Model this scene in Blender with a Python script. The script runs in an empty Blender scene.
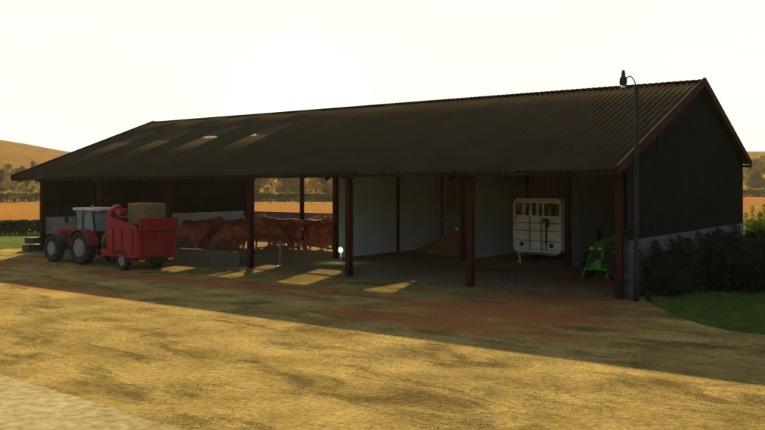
import bpy, bmesh, math, random
from mathutils import Vector, Matrix, Euler, noise
R = math.radians
random.seed(7)
sc = bpy.context.scene
COL = sc.collection

# ------------------------------------------------------------------ camera frame helpers
CAM = Vector((9.60, -26.85, 3.817))
YAW = R(36.44)
FWD = Vector((-math.sin(YAW), math.cos(YAW), 0))
RGT = Vector((math.cos(YAW), math.sin(YAW), 0))
FPX, CX, HY = 800.65, 382.5, 187.6
def W(lat, dep, z=0.0):
    p = CAM + RGT*lat + FWD*dep
    return Vector((p.x, p.y, z))
def G(px, py):
    d = FPX*CAM.z/(py-HY)
    return W((px-CX)/FPX*d, d)

# ------------------------------------------------------------------ materials
def nt(name):
    m = bpy.data.materials.new(name); m.use_nodes = True
    t = m.node_tree; b = t.nodes['Principled BSDF']
    return m, t, b
def mat(name, col, rough=0.7, var=0.25, scale=6.0, bump=0.0, bscale=40.0, metal=0.0, dirt=None, dirt_amt=0.35, spec=0.3, rand=0.0):
    m, t, b = nt(name)
    N, L = t.nodes, t.links
    tc = N.new('ShaderNodeTexCoord')
    n = N.new('ShaderNodeTexNoise'); n.inputs['Scale'].default_value = scale; n.inputs['Detail'].default_value = 6
    L.new(tc.outputs['Object'], n.inputs['Vector'])
    mr = N.new('ShaderNodeMapRange'); mr.inputs['From Min'].default_value = .3; mr.inputs['From Max'].default_value = .7
    mr.inputs['To Min'].default_value = 1-var; mr.inputs['To Max'].default_value = 1+var
    L.new(n.outputs['Fac'], mr.inputs['Value'])
    v = N.new('ShaderNodeVectorMath'); v.operation = 'SCALE'; v.inputs[0].default_value = col[:3]
    L.new(mr.outputs['Result'], v.inputs['Scale'])
    out = v.outputs['Vector']
    if rand:
        oi = N.new('ShaderNodeObjectInfo'); m2 = N.new('ShaderNodeMapRange')
        m2.inputs['To Min'].default_value = 1-rand; m2.inputs['To Max'].default_value = 1+rand
        L.new(oi.outputs['Random'], m2.inputs['Value'])
        v2 = N.new('ShaderNodeVectorMath'); v2.operation = 'SCALE'
        L.new(out, v2.inputs[0]); L.new(m2.outputs['Result'], v2.inputs['Scale']); out = v2.outputs['Vector']
    if dirt:
        n2 = N.new('ShaderNodeTexNoise'); n2.inputs['Scale'].default_value = scale*.45; n2.inputs['Detail'].default_value = 8
        n2.inputs['Roughness'].default_value = .7
        L.new(tc.outputs['Object'], n2.inputs['Vector'])
        m3 = N.new('ShaderNodeMapRange'); m3.inputs['From Min'].default_value = .45; m3.inputs['From Max'].default_value = .68
        m3.inputs['To Max'].default_value = dirt_amt
        L.new(n2.outputs['Fac'], m3.inputs['Value'])
        mx = N.new('ShaderNodeMix'); mx.data_type = 'RGBA'
        L.new(m3.outputs['Result'], mx.inputs['Factor']); L.new(out, mx.inputs['A']); mx.inputs['B'].default_value = (*dirt, 1)
        out = mx.outputs['Result']
    L.new(out, b.inputs['Base Color'])
    b.inputs['Roughness'].default_value = rough; b.inputs['Metallic'].default_value = metal
    b.inputs['Specular IOR Level'].default_value = spec
    if bump:
        n3 = N.new('ShaderNodeTexNoise'); n3.inputs['Scale'].default_value = bscale; n3.inputs['Detail'].default_value = 5
        L.new(tc.outputs['Object'], n3.inputs['Vector'])
        bp = N.new('ShaderNodeBump'); bp.inputs['Strength'].default_value = bump; bp.inputs['Distance'].default_value = .03
        L.new(n3.outputs['Fac'], bp.inputs['Height']); L.new(bp.outputs['Normal'], b.inputs['Normal'])
    return m
def leaf_mat(name, col, trans=.35, var=.4, scale=3, rand=.2):
    m = mat(name, col, .75, var, scale, rand=rand, spec=.15)
    t = m.node_tree; N, L = t.nodes, t.links; b = N['Principled BSDF']
    tr = N.new('ShaderNodeBsdfTranslucent'); mx = N.new('ShaderNodeMixShader'); mx.inputs[0].default_value = trans
    L.new(b.inputs['Base Color'].links[0].from_socket, tr.inputs['Color'])
    L.new(b.outputs[0], mx.inputs[1]); L.new(tr.outputs[0], mx.inputs[2])
    L.new(mx.outputs[0], N['Material Output'].inputs['Surface'])
    return m
def glass_mat(name, col, k=.35, rough=.15):
    m, t, b = nt(name); N, L = t.nodes, t.links
    tr = N.new('ShaderNodeBsdfTransparent'); tr.inputs[0].default_value = (*col, 1)
    b.inputs['Base Color'].default_value = (col[0]*.5, col[1]*.5, col[2]*.5, 1); b.inputs['Roughness'].default_value = rough
    mx = N.new('ShaderNodeMixShader'); mx.inputs[0].default_value = k
    if rough == 1.0:
        b.inputs['Base Color'].default_value = (.20,.165,.12,1); b.inputs['Specular IOR Level'].default_value = 0
    n = N.new('ShaderNodeTexNoise'); n.inputs['Scale'].default_value = 2.5; n.inputs['Detail'].default_value = 6
    tc = N.new('ShaderNodeTexCoord'); L.new(tc.outputs['Object'], n.inputs['Vector'])
    mr = N.new('ShaderNodeMapRange'); mr.inputs['From Min'].default_value = .35; mr.inputs['From Max'].default_value = .65
    mr.inputs['To Min'].default_value = max(0, k-.08); mr.inputs['To Max'].default_value = min(1, k+.08)
    L.new(n.outputs['Fac'], mr.inputs['Value']); L.new(mr.outputs[0], mx.inputs[0])
    L.new(tr.outputs[0], mx.inputs[1]); L.new(b.outputs[0], mx.inputs[2]); L.new(mx.outputs[0], N['Material Output'].inputs['Surface'])
    return m
def emit_mat(name, col, s):
    m, t, b = nt(name)
    b.inputs['Base Color'].default_value = (*col, 1)
    b.inputs['Emission Color'].default_value = (*col, 1); b.inputs['Emission Strength'].default_value = s
    return m

M = dict(
 roof=mat('roof_fibre_cement', (.052,.038,.021), .95, .16, .6, .35, 18, dirt=(.040,.030,.017), dirt_amt=.6, spec=0),
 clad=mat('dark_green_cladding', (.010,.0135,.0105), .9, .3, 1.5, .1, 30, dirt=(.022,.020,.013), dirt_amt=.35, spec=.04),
 clad_brown=mat('brown_cladding', (.26,.18,.11), .8, .25, 1.5, .1, 30, spec=.2),
 steel=mat('red_oxide_steel', (.050,.015,.010), .9, .3, 2.5, .15, 30, dirt=(.03,.018,.013), dirt_amt=.6, spec=.05),
 grey_steel=mat('galvanised_steel', (.22,.22,.21), .55, .2, 5, metal=.3, dirt=(.12,.1,.08)),
 pole=mat('lamp_post_paint', (.036,.034,.030), 1.0, .25, 3, dirt=(.03,.028,.022), spec=0),
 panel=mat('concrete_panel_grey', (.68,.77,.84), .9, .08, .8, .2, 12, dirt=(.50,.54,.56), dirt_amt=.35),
 red=mat('tractor_red_paint', (.27,.008,.011), .45, .15, 4, dirt=(.11,.05,.03), dirt_amt=.4, spec=.3),
 red2=mat('machine_red_paint', (.31,.007,.013), .5, .15, 3, dirt=(.13,.05,.03), dirt_amt=.45, spec=.25),
 black=mat('black_plastic', (.018,.018,.018), .6, .2, 6, dirt=(.06,.05,.035), dirt_amt=.4),
 rubber=mat('rubber_tyre', (.022,.021,.02), .9, .25, 8, .2, 40, dirt=(.10,.075,.045), dirt_amt=.5),
 rim=mat('rim_silver', (.22,.22,.20), .7, .15, 5, dirt=(.12,.09,.06), dirt_amt=.5),
 cream=mat('cab_roof_cream', (.50,.47,.38), .5, .12, 4, dirt=(.2,.17,.12)),
 white=mat('trailer_white_paint', (.84,.82,.74), .55, .1, 3, dirt=(.36,.30,.20), dirt_amt=.45),
 alu=mat('trailer_aluminium', (.55,.55,.50), .45, .12, 3, metal=.4, dirt=(.25,.22,.16)),
 green=mat('green_paint', (.025,.33,.022), .4, .2, 5, dirt=(.06,.09,.03), dirt_amt=.4, spec=.5),
 green_highlight=mat('green_paint_highlight', (.10,.50,.06), .35, .15, 5, spec=.5),
 yellow=mat('yellow_rim_paint', (.50,.36,.03), .5, .15, 5, dirt=(.15,.1,.05)),
 dark_block=mat('weathered_block', (.07,.065,.05), .95, .3, 4, .4, 20, dirt=(.04,.04,.025)),
 straw=mat('straw_bale', (.22,.155,.065), .95, .45, 14, .9, 60),
 cow=mat('red_brown_hide', (.36,.085,.045), .95, .45, 3.5, .4, 60, spec=.03, dirt=(.16,.09,.05), dirt_amt=.5, rand=.42),
 muzzle=mat('pale_muzzle', (.45,.28,.2), .7, .1, 10),
 horn=mat('horn', (.5,.42,.3), .5, .1, 10),
 soil=mat('red_soil', (.34,.15,.06), .95, .3, 2.2, .9, 14, dirt=(.22,.14,.08), dirt_amt=.5),
 trough=mat('trough_concrete', (.12,.115,.075), .9, .25, 2.5, .4, 22, dirt=(.08,.085,.045), dirt_amt=.6),
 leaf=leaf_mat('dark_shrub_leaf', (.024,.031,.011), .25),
 leaf_y=leaf_mat('yellow_green_leaf', (.12,.15,.02), .4),
 tree_leaf=leaf_mat('golden_tree_leaf', (.34,.22,.04), .55, .5, .6),
 tree_leaf2=leaf_mat('olive_tree_leaf', (.15,.11,.025), .45, .5, .6),
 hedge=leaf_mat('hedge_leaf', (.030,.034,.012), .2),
 bark=mat('bark', (.07,.05,.035), .95, .3, 8, .5, 30),
 grass=leaf_mat('grass_blade', (.115,.165,.027), .3, .35, 2, rand=0),
 stone=mat('gravel_stone', (.24,.18,.09), .9, .4, 3, .2, 30),
 amber=mat('amber_lens', (.8,.25,.03), .3, .05, 5),
 glow=emit_mat('glowing_marker', (.75,1.0,.6), .55),
 lens=mat('clear_lens', (.7,.68,.6), .2, .05, 5),
 glass=glass_mat('cab_glass', (.72,.78,.80), .45, .06),
 sky_light=glass_mat('translucent_sheet', (.85,.81,.70), .27, 1.0),
)
# block wall: brick texture on generated box coordinates
def block_mat(name, col, ax):
    m = mat(name, col, .93, .14, 1.2, .25, 30, dirt=(.12,.11,.085), dirt_amt=.4)
    t = m.node_tree; N, L = t.nodes, t.links; b = N['Principled BSDF']
    tc = N.new('ShaderNodeTexCoord'); sp = N.new('ShaderNodeSeparateXYZ'); L.new(tc.outputs['Object'], sp.inputs[0])
    cb = N.new('ShaderNodeCombineXYZ'); L.new(sp.outputs[ax], cb.inputs[0]); L.new(sp.outputs['Z'], cb.inputs[1])
    br = N.new('ShaderNodeTexBrick'); br.inputs['Scale'].default_value = 1; br.inputs['Brick Width'].default_value = .45; br.inputs['Row Height'].default_value = .225
    br.inputs['Mortar Size'].default_value = .012; br.inputs['Color1'].default_value = (1,1,1,1); br.inputs['Color2'].default_value = (.86,.86,.86,1); br.inputs['Mortar'].default_value = (.6,.6,.58,1)
    L.new(cb.outputs[0], br.inputs['Vector'])
    mx = N.new('ShaderNodeMix'); mx.data_type = 'RGBA'; mx.blend_type = 'MULTIPLY'; mx.inputs['Factor'].default_value = 1
    src = b.inputs['Base Color'].links[0].from_socket
    L.new(src, mx.inputs['A']); L.new(br.outputs['Color'], mx.inputs['B']); L.new(mx.outputs['Result'], b.inputs['Base Color'])
    return m
M['block_y'] = block_mat('blockwork_outside_shaded', (.085,.09,.088), 'Y')  # same blockwork, colour darkened to put shade on the outer gable
M['block_in'] = block_mat('blockwork_inside', (.36,.39,.41), 'Y')  # same blockwork, colour lightened to make up for dim light indoors
M['block_x'] = block_mat('blockwork_along_x', (.36,.39,.41), 'X')  # rear wall, lightened like the inner gable

# ------------------------------------------------------------------ mesh builder
class MB:
    def __init__(s): s.bm = bmesh.new()
    def box(s, c, d, rot=None, bev=0.0):
        g = bmesh.ops.create_cube(s.bm, size=1)
        mx = Matrix.Translation(Vector(c)) @ (Euler(rot).to_matrix().to_4x4() if rot else Matrix()) @ Matrix.Diagonal((*d, 1))
        bmesh.ops.transform(s.bm, matrix=mx, verts=g['verts'])
        if bev:
            es = list({e for v in g['verts'] for e in v.link_edges})
            bmesh.ops.bevel(s.bm, geom=es, offset=bev, segments=2, affect='EDGES', profile=.5)
        return s
    def bar(s, a, b, w, h=None):
        a, b = Vector(a), Vector(b); h = h or w; d = b-a
        q = d.to_track_quat('X', 'Z')
        g = bmesh.ops.create_cube(s.bm, size=1)
        mx = Matrix.Translation((a+b)/2) @ q.to_matrix().to_4x4() @ Matrix.Diagonal((d.length, w, h, 1))
        bmesh.ops.transform(s.bm, matrix=mx, verts=g['verts']); return s
    def tube(s, pts, rad, n=10, cap=True):
        pts = [Vector(p) for p in pts]
        if not isinstance(rad, (list, tuple)): rad = [rad]*len(pts)
        rings = []
        up = None
        for i, p in enumerate(pts):
            d = (pts[min(i+1, len(pts)-1)]-pts[max(i-1, 0)]).normalized()
            if up is None: up = d.orthogonal().normalized()
            up = (up - d*up.dot(d))
            up = up.normalized() if up.length > 1e-5 else d.orthogonal().normalized()
            w = d.cross(up)
            rings.append([s.bm.verts.new(p+(up*math.cos(a)+w*math.sin(a))*rad[i]) for a in [2*math.pi*k/n for k in range(n)]])
        for r0, r1 in zip(rings, rings[1:]):
            for k in range(n):
                f = s.bm.faces.new((r0[k], r0[(k+1) % n], r1[(k+1) % n], r1[k])); f.smooth = True
        if cap:
            s.bm.faces.new(rings[0][::-1]); s.bm.faces.new(rings[-1])
        return s
    def lathe(s, prof, c=(0,0,0), axis='Z', n=32, closed=False):
        rings = []
        for (r, h) in prof:
            ring = []
            for k in range(n):
                a = 2*math.pi*k/n; x, y = r*math.cos(a), r*math.sin(a)
                v = {'Z': (x, y, h), 'Y': (x, h, y), 'X': (h, x, y)}[axis]
                ring.append(s.bm.verts.new(Vector(c)+Vector(v)))
            rings.append(ring)
        prs = list(zip(rings, rings[1:]))
        if closed: prs.append((rings[-1], rings[0]))
        for r0, r1 in prs:
            for k in range(n):
                f = s.bm.faces.new((r0[k], r0[(k+1) % n], r1[(k+1) % n], r1[k])); f.smooth = True
        if not closed:
            s.bm.faces.new(rings[0]); s.bm.faces.new(rings[-1])
        return s
    def prism(s, poly, y0, y1, bev=0.0):   # polygon in x,z extruded along y
        a = [s.bm.verts.new((x, y0, z)) for x, z in poly]; b = [s.bm.verts.new((x, y1, z)) for x, z in poly]
        n = len(poly); fs = [s.bm.faces.new(a), s.bm.faces.new(b[::-1])]
        for k in range(n): fs.append(s.bm.faces.new((a[k], b[k], b[(k+1) % n], a[(k+1) % n])))
        if bev:
            es = list({e for v in a+b for e in v.link_edges})
            bmesh.ops.bevel(s.bm, geom=es, offset=bev, segments=2, affect='EDGES', profile=.5)
        return s
    def build(s, name, m, parent=None, loc=None):
        bmesh.ops.recalc_face_normals(s.bm, faces=s.bm.faces)
        me = bpy.data.meshes.new(name); s.bm.to_mesh(me); s.bm.free()
        return link(name, me, m, parent, loc)
def link(name, me, m, parent=None, loc=None):
    if m: me.materials.append(m)
    o = bpy.data.objects.new(name, me); COL.objects.link(o)
    if parent: o.parent = parent
    if loc: o.location = loc
    return o
def tag(o, label=None, cat=None, group=None, kind=None):
    if label: o['label'] = label
    if cat: o['category'] = cat
    if group: o['group'] = group
    if kind: o['kind'] = kind
    return o
def empty(name, loc=(0,0,0), rz=0):
    o = bpy.data.objects.new(name, None); o.empty_display_size = .3
    COL.objects.link(o); o.location = loc; o.rotation_euler.z = rz; return o
def copy_tree(o, parent=None):
    kids = list(o.children)
    c = o.copy(); COL.objects.link(c); c.parent = parent
    for k in kids: copy_tree(k, c)
    return c
def sheet(name, pts, z, m, kind='structure'):
    me = bpy.data.meshes.new(name); me.from_pydata([(p[0], p[1], z) for p in pts], [], [list(range(len(pts)))])
    o = link(name, me, m)
    return tag(o, kind=kind)

# ------------------------------------------------------------------ BARN
BAY, NB = 6.0, 6
XL = -BAY*NB                      # left gable plane
OF, OG, TR, HR, HE, TF, HF, TW, HB = 1.68, .38, 8.66, 8.36, 4.40, 17.55, 5.02, 17.2, 2.0
def roof_z(y): return HE+(HR-HE)*(y+OF)/(TR+OF) if y <= TR else HR+(HF-HR)*(y-TR)/(TF-TR)
barn = empty('open_fronted_barn', (0,0,0))
tag(barn, 'long dark open-fronted farm barn with a brown corrugated roof and red steel posts', 'barn')

# corrugated roof with openings for the translucent sheets
def roof_slope(y0, y1, holes, name):
    wl, amp, ns = .26, .030, 8
    x0, x1 = XL-OG, OG
    nc = int((x1-x0)/wl*ns)
    rows = sorted(set([y0, y1]+[h[2] for h in holes]+[h[3] for h in holes]))
    bm = bmesh.new(); sk = {}
    def z(x, y): return roof_z(y)+amp*math.cos(2*math.pi*(x-x0)/wl)
    xs = [x0+(x1-x0)*i/nc for i in range(nc+1)]
    grid = [[bm.verts.new((x, y, z(x, y))) for y in rows] for x in xs]
    skf = {}
    for i in range(nc):
        for j in range(len(rows)-1):
            xm, ym = (xs[i]+xs[i+1])/2, (rows[j]+rows[j+1])/2
            hit = None
            for k, h in enumerate(holes):
                if h[0] < xm < h[1] and h[2] < ym < h[3]: hit = k
            if hit is None:
                f = bm.faces.new((grid[i][j], grid[i+1][j], grid[i+1][j+1], grid[i][j+1])); f.smooth = True
            else: skf.setdefault(hit, []).append((xs[i], xs[i+1], rows[j], rows[j+1]))
    me = bpy.data.meshes.new(name); bm.to_mesh(me); bm.free()
    o = link(name, me, M['roof'], barn)
    so = o.modifiers.new('thick', 'SOLIDIFY'); so.thickness = .012; so.offset = 1
    for k, fs in skf.items():
        b2 = bmesh.new()
        for (a, b, c, d) in fs:
            f = b2.faces.new([b2.verts.new((x, y, z(x, y)+.016)) for x, y in ((a,c),(b,c),(b,d),(a,d))]); f.smooth = True
        bmesh.ops.remove_doubles(b2, verts=b2.verts, dist=1e-4)
        me = bpy.data.meshes.new('skylight'); b2.to_mesh(me); b2.free()
        link('skylight', me, M['sky_light'], barn)
    return o
SKX = [-21.65, -25.8, -29.8, -33.75]
hf = [(x-.8, x+.8, 4.2, 6.3) for x in SKX]
hb = [(x-.8, x+.8, 10.9, 13.8) for x in SKX]
roof_slope(-OF, TR, hf, 'front_roof_slope')
roof_slope(TR, TF, hb, 'rear_roof_slope')
# ridge cap
mb = MB()
n = 142
for k in range(n-1):
    x = XL-OG+(36+2*OG)*k/(n-1); w = (36+2*OG)/(n-1)
    mb.lathe([(.085, 0), (.085, w*.55)], (x, TR, HR+.0), 'X', 8)
mb.bar((XL-OG, TR-.11, HR+.02), (OG, TR-.11, HR+.02), .24, .03).bar((XL-OG, TR+.115, HR+.02), (OG, TR+.115, HR+.02), .22, .034)
mb.build('ridge_cap', M['roof'], barn)
# eave beams / gutter / fascia
MB().box((XL/2, -OF+.03, HE-.10), (36+2*OG, .10, .13)).build('gutter', M['clad'], barn)
MB().box((XL/2, TF-.03, HF-.10), (36+2*OG, .10, .13)).build('gutter', M['clad'], barn)
MB().box((XL/2, 0, roof_z(0)-.30), (36, .16, .26)).build('eave_beam', M['steel'], barn)
MB().box((XL/2, TW-.10, roof_z(TW)-.28), (36, .14, .22)).build('eave_beam', M['steel'], barn)
# verge boards
for x in (OG+.03, XL-OG-.03):
    mb = MB()
    for (a, b) in (((x, -OF, HE-.02), (x, TR-.02, HR-.02)), ((x, TR+.02, HR-.02), (x, TF, HF-.02))):
        mb.bar(a, b, .05, .34)
    mb.build('verge_board', M['steel'], barn)
# frames: posts + rafters
def hbeam(mb, x, y, z0, z1, w=.26, d=.30):
    t = .035
    mb.box((x, y-d/2+t/2, (z0+z1)/2), (w, t, z1-z0)).box((x, y+d/2-t/2, (z0+z1)/2), (w, t, z1-z0)).box((x, y, (z0+z1)/2), (t*1.2, d-2*t-.004, z1-z0))
YM = 7.2
for k in range(NB+1):
    x = -BAY*k
    xx = x-.14 if k == 0 else (x+.14 if k == NB else x)
    mb = MB(); hbeam(mb, xx, 0, 0, roof_z(0)-.18, .23, .27); mb.build('post', M['steel'], barn)
    mb = MB(); hbeam(mb, xx, TW-.35, 0, roof_z(TW)-.2, .22, .26); mb.build('post', M['steel'], barn)
    mb = MB()
    mb.bar((xx, -OF+.12, roof_z(-OF)-.17), (xx, TR, HR-.22), .13, .24).bar((xx, TR, HR-.22), (xx, TF-.12, roof_z(TF)-.17), .13, .24)
    mb.bar((xx, 0, roof_z(0)-1.0), (xx, 1.3, roof_z(1.3)-.25), .10, .12)
    mb.bar((xx, 0, roof_z(0)-.9), (xx, -1.0, roof_z(-1.0)-.2), .08, .10)
    mb.build('rafter', M['steel'], barn)
mb = MB()
for y in [-1.2, .6, 2.2, 3.9, 5.75, 7.4, 9.4, 10.7, 12.6, 14.4, 15.9]:
    mb.box((XL/2, y, roof_z(y)-.115), (36, .07, .15))
o = mb.build('purlins', M['steel'], barn)
# block walls and cladding
def block_wall(x0, x1, y0, y1, m): return MB().box(((x0+x1)/2, (y0+y1)/2, HB/2), (x1-x0, y1-y0, HB)).build('block_wall', m, barn)
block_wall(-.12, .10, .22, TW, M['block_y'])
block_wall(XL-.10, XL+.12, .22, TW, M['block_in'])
block_wall(XL+.12, -.12, TW-.2, TW, M['block_x'])
def clad_y(x, name, m):           # gable cladding, box profile, following the roof
    bm = bmesh.new(); y = .12; wl = .2; pts = []
    while y < TW:
        for dy, dx in ((0, 0), (.11, 0), (.135, .035), (.175, .035)):
            if y+dy < TW: pts.append((y+dy, dx))
        y += wl
    pts.append((TW, 0))
    ext = []
    for (yy, dx) in pts: ext.append((yy, dx))
    vs = [(bm.verts.new((x+dx, yy, HB+.0)), bm.verts.new((x+dx, yy, roof_z(yy)-.05))) for yy, dx in ext]
    for a, b in zip(vs, vs[1:]): bm.faces.new((a[0], b[0], b[1], a[1]))
    me = bpy.data.meshes.new(name); bm.to_mesh(me); bm.free()
    o = link(name, me, m, barn); so = o.modifiers.new('t', 'SOLIDIFY'); so.thickness = .006; return o
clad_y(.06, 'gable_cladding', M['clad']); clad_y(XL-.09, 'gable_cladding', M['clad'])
def clad_x(x0, x1, y, z0, z1, name, m):
    bm = bmesh.new(); pts = []; x = x0
    while x < x1-.2:
        for dx, dy in ((0, 0), (.11, 0), (.135, .035), (.175, .035)): pts.append((x+dx, y+dy))
        x += .2
    pts.append((x1, y))
    vs = [(bm.verts.new((a, b, z0)), bm.verts.new((a, b, z1))) for a, b in pts]
    for a, b in zip(vs, vs[1:]): bm.faces.new((a[0], b[0], b[1], a[1]))
    me = bpy.data.meshes.new(name); bm.to_mesh(me); bm.free()
    o = link(name, me, m, barn); so = o.modifiers.new('t', 'SOLIDIFY'); so.thickness = .006; return o
clad_x(-18, 0, TW-.06, HB, roof_z(TW)-.03, 'rear_cladding', M['clad_brown'])
# partitions of tall grey panels
def partition(x, y0, posts):
    ys = [y0]+posts+[TW-.22]
    bm = bmesh.new()
    def zt(y): return roof_z(y)-.34
    mb = MB()
    nn = [y0+.12, TR, TW-.22]
    PH = 5.1
    poly = [(y0+.12, 0.0), (TW-.22, 0.0), (TW-.22, min(PH, zt(TW-.22))), (TW-.6, min(PH, zt(TW-.6))), (y0+.12, PH)]
    a = [mb.bm.verts.new((x-.05, y, z)) for y, z in poly]; b = [mb.bm.verts.new((x+.05, y, z)) for y, z in poly]
    mb.bm.faces.new(a); mb.bm.faces.new(b[::-1])
    for k in range(5): mb.bm.faces.new((a[k], b[k], b[(k+1) % 5], a[(k+1) % 5]))
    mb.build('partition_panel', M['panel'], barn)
    mb = MB(); hbeam(mb, x, y0, 0, roof_z(y0)-.3, .24, .24); mb.build('post', M['steel'], barn)
    for yp in posts:
        mb = MB(); hbeam(mb, x+.13, yp, 0, roof_z(yp)-.34, .15, .12); mb.build('post', M['steel'], barn)
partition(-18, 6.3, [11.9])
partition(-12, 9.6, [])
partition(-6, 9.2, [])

# ------------------------------------------------------------------ small fixtures in the barn
p = G(341, 262)
lamp = empty('round_marker', (-16.9, 5.2, 0))  # glowing game marker icon; the stake is added to carry it
tag(lamp, 'small round glowing greenish white game marker on an added slim stake beside the grey partition', 'marker')
_ = p

def find(px, py, y):      # point on the vertical plane Y=y seen at this pixel of the fit
    dx = FWD*1.0 + RGT*((px-CX)/FPX); t = (y-CAM.y)/dx.y
    return (CAM.x+dx.x*t, y, CAM.z-(py-HY)/FPX*t)
lx, ly, lz = find(341, 250, 4.6)
lamp.location = (lx, ly, 0)
MB().tube([(0,0,0), (0,0,lz-.17)], .02).box((0,0,.02), (.22,.22,.04)).build('stake', M['grey_steel'], lamp)
MB().lathe([(.13,-.03), (.17,-.03), (.17,.03), (.13,.03)], (0,0,lz), 'Y', 28, closed=True).build('rim', M['grey_steel'], lamp)
mb = MB()
mb.lathe([(.05,-.015), (.05,.015)], (0,0,lz), 'Y', 16)
for k in range(4):
    a = k*math.pi/4; mb.bar((-.115*math.cos(a), 0, lz-.115*math.sin(a)), (.115*math.cos(a), 0, lz+.115*math.sin(a)), .02, .018)
mb.build('bulb', M['glow'], lamp)  # glowing disc and star of the marker, no real bulb
ld = bpy.data.lights.new('marker_glow', 'POINT'); ld.energy = 7; ld.color = (.75, 1, .5); ld.shadow_soft_size = .1
lo = bpy.data.objects.new('light', ld); COL.objects.link(lo); lo.parent = lamp; lo.location = (0, -.25, lz)
lo['kind'] = 'structure'

# feed trough between front posts
def trough(x0, x1, y, label):
    t = empty('feed_trough', ((x0+x1)/2, y, 0)); tag(t, label, 'trough', 'troughs between the front posts')
    L2 = (x1-x0)/2
    mb = MB(); mb.prism([(0,0),(.12,0),(.12,.72),(.0,.72)], -L2, L2, .012)
    mb.bm.transform(Matrix.Rotation(R(90), 4, 'Z')); mb.build('front_wall', M['trough'], t)
    MB().box((0, .75, .06), (2*L2, 1.24, .12)).build('floor', M['trough'], t)
    MB().box((0, 1.42, .22), (2*L2, .1, .44), bev=.01).build('rear_wall', M['trough'], t)
trough(-23.8, -18.75, -.05, 'low mossy concrete feed trough between the centre post and the red machine')
trough(-29.8, -24.2, -.05, 'low mossy concrete feed trough behind the red tractor and straw blower')
# short steel bollard
q = G(280, 266)
b = tag(empty('steel_bollard', (q.x, q.y, 0)), 'short grey steel bollard standing on the barn floor in front of the cattle', 'bollard')
MB().tube([(0,0,0), (0,0,1.25), (0,0,1.28)], [.055, .055, .035], 14).build('tube', M['grey_steel'], b)
MB().box((0,0,.012), (.2,.2,.024)).build('foot_plate', M['grey_steel'], b)
# stacked concrete blocks by the left post
for i, (dx, dy, dz) in enumerate([(0,0,0), (-.1,.65,0), (.02,.2,.42)]):
    o = MB().box((0,0,.2), (.75,.5,.36), bev=.02).build('concrete_block', M['dark_block'], None, (XL-.15+dx, -.75+dy*.9+.05, dz))
    o.rotation_euler.z = .1*i
    tag(o, ['grey concrete block on the ground in front of the leftmost barn post', 'grey concrete block on the ground touching the leftmost barn post', 'grey concrete block lying on top of the two others by the leftmost post'][i], 'block', 'concrete blocks by the left post')
# soil heap
def heap():
    c = G(440, 252); c = Vector((-15.1, 14.3, 0))
    bm = bmesh.new(); nr, na = 22, 56; rings = []
    for i in range(nr+1):
        r = i/nr; ring = []
        for k in range(na):
            a = 2*math.pi*k/na
            x, y = 2.75*r*math.cos(a), 2.75*r*math.sin(a)
            h = 1.5*max(0, (1-r))**1.0*(1+.25*math.cos(a-.7)*r)
            h += .10*noise.noise(Vector((x*1.3, y*1.3, 3)))*(1-r)+.03*noise.noise(Vector((x*5, y*5, 1)))*(1-r)
            if r >= 1: h = -.02
            ring.append(bm.verts.new((x, y, max(h, -.02))))
        rings.append(ring)
    for a, b in zip(rings, rings[1:]):
        for k in range(na):
            try: f = bm.faces.new((a[k], a[(k+1) % na], b[(k+1) % na], b[k])); f.smooth = True
            except ValueError: pass
    bmesh.ops.remove_doubles(bm, verts=bm.verts, dist=1e-4)
    me = bpy.data.meshes.new('soil_heap'); bm.to_mesh(me); bm.free()
    o = link('soil_heap', me, M['soil'], None, c+Vector((0,0,.02)))
    tag(o, 'sloping heap of red-brown soil piled by the rear wall between the grey partitions', 'heap')
heap()

# ------------------------------------------------------------------ lamp post
pp = W((636.3-CX)/FPX*26.9, 26.9)
lp = tag(empty('lamp_post', pp), 'tall slim grey lamp post beside the right corner of the barn', 'street lamp')
ptop = CAM.z+(187.6-85)/FPX*26.9
MB().tube([(0,0,0), (0,0,1.2), (0,0,1.21), (0,0,ptop)], [.10, .10, .08, .065], 16).build('pole', M['pole'], lp)
MB().box((0,-.09,.9), (.12,.03,.35), bev=.005).build('hatch', M['pole'], lp)
d = -RGT
arm = [(0,0,ptop-.05)]+[tuple(Vector((0,0,ptop))+d*(.38*u)+Vector((0,0,.30*math.sin(u*math.pi*.85)))) for u in [.1,.25,.4,.55,.7,.85,1]]
MB().tube(arm, .02, 8).build('arm', M['pole'], lp)
lc = Vector((0,0,ptop))+d*.44
MB().lathe([(.035,.50), (.05,.49), (.07,.36), (.07,.30), (.12,.24), (.125,.10), (.11,.02), (.06,-.02)], lc, 'Z', 20).build('lamp_head', M['black'], lp)
MB().lathe([(.055,-.02), (.085,-.05), (.06,-.09), (.01,-.10)], lc, 'Z', 16).build('bulb', M['lens'], lp)

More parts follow.
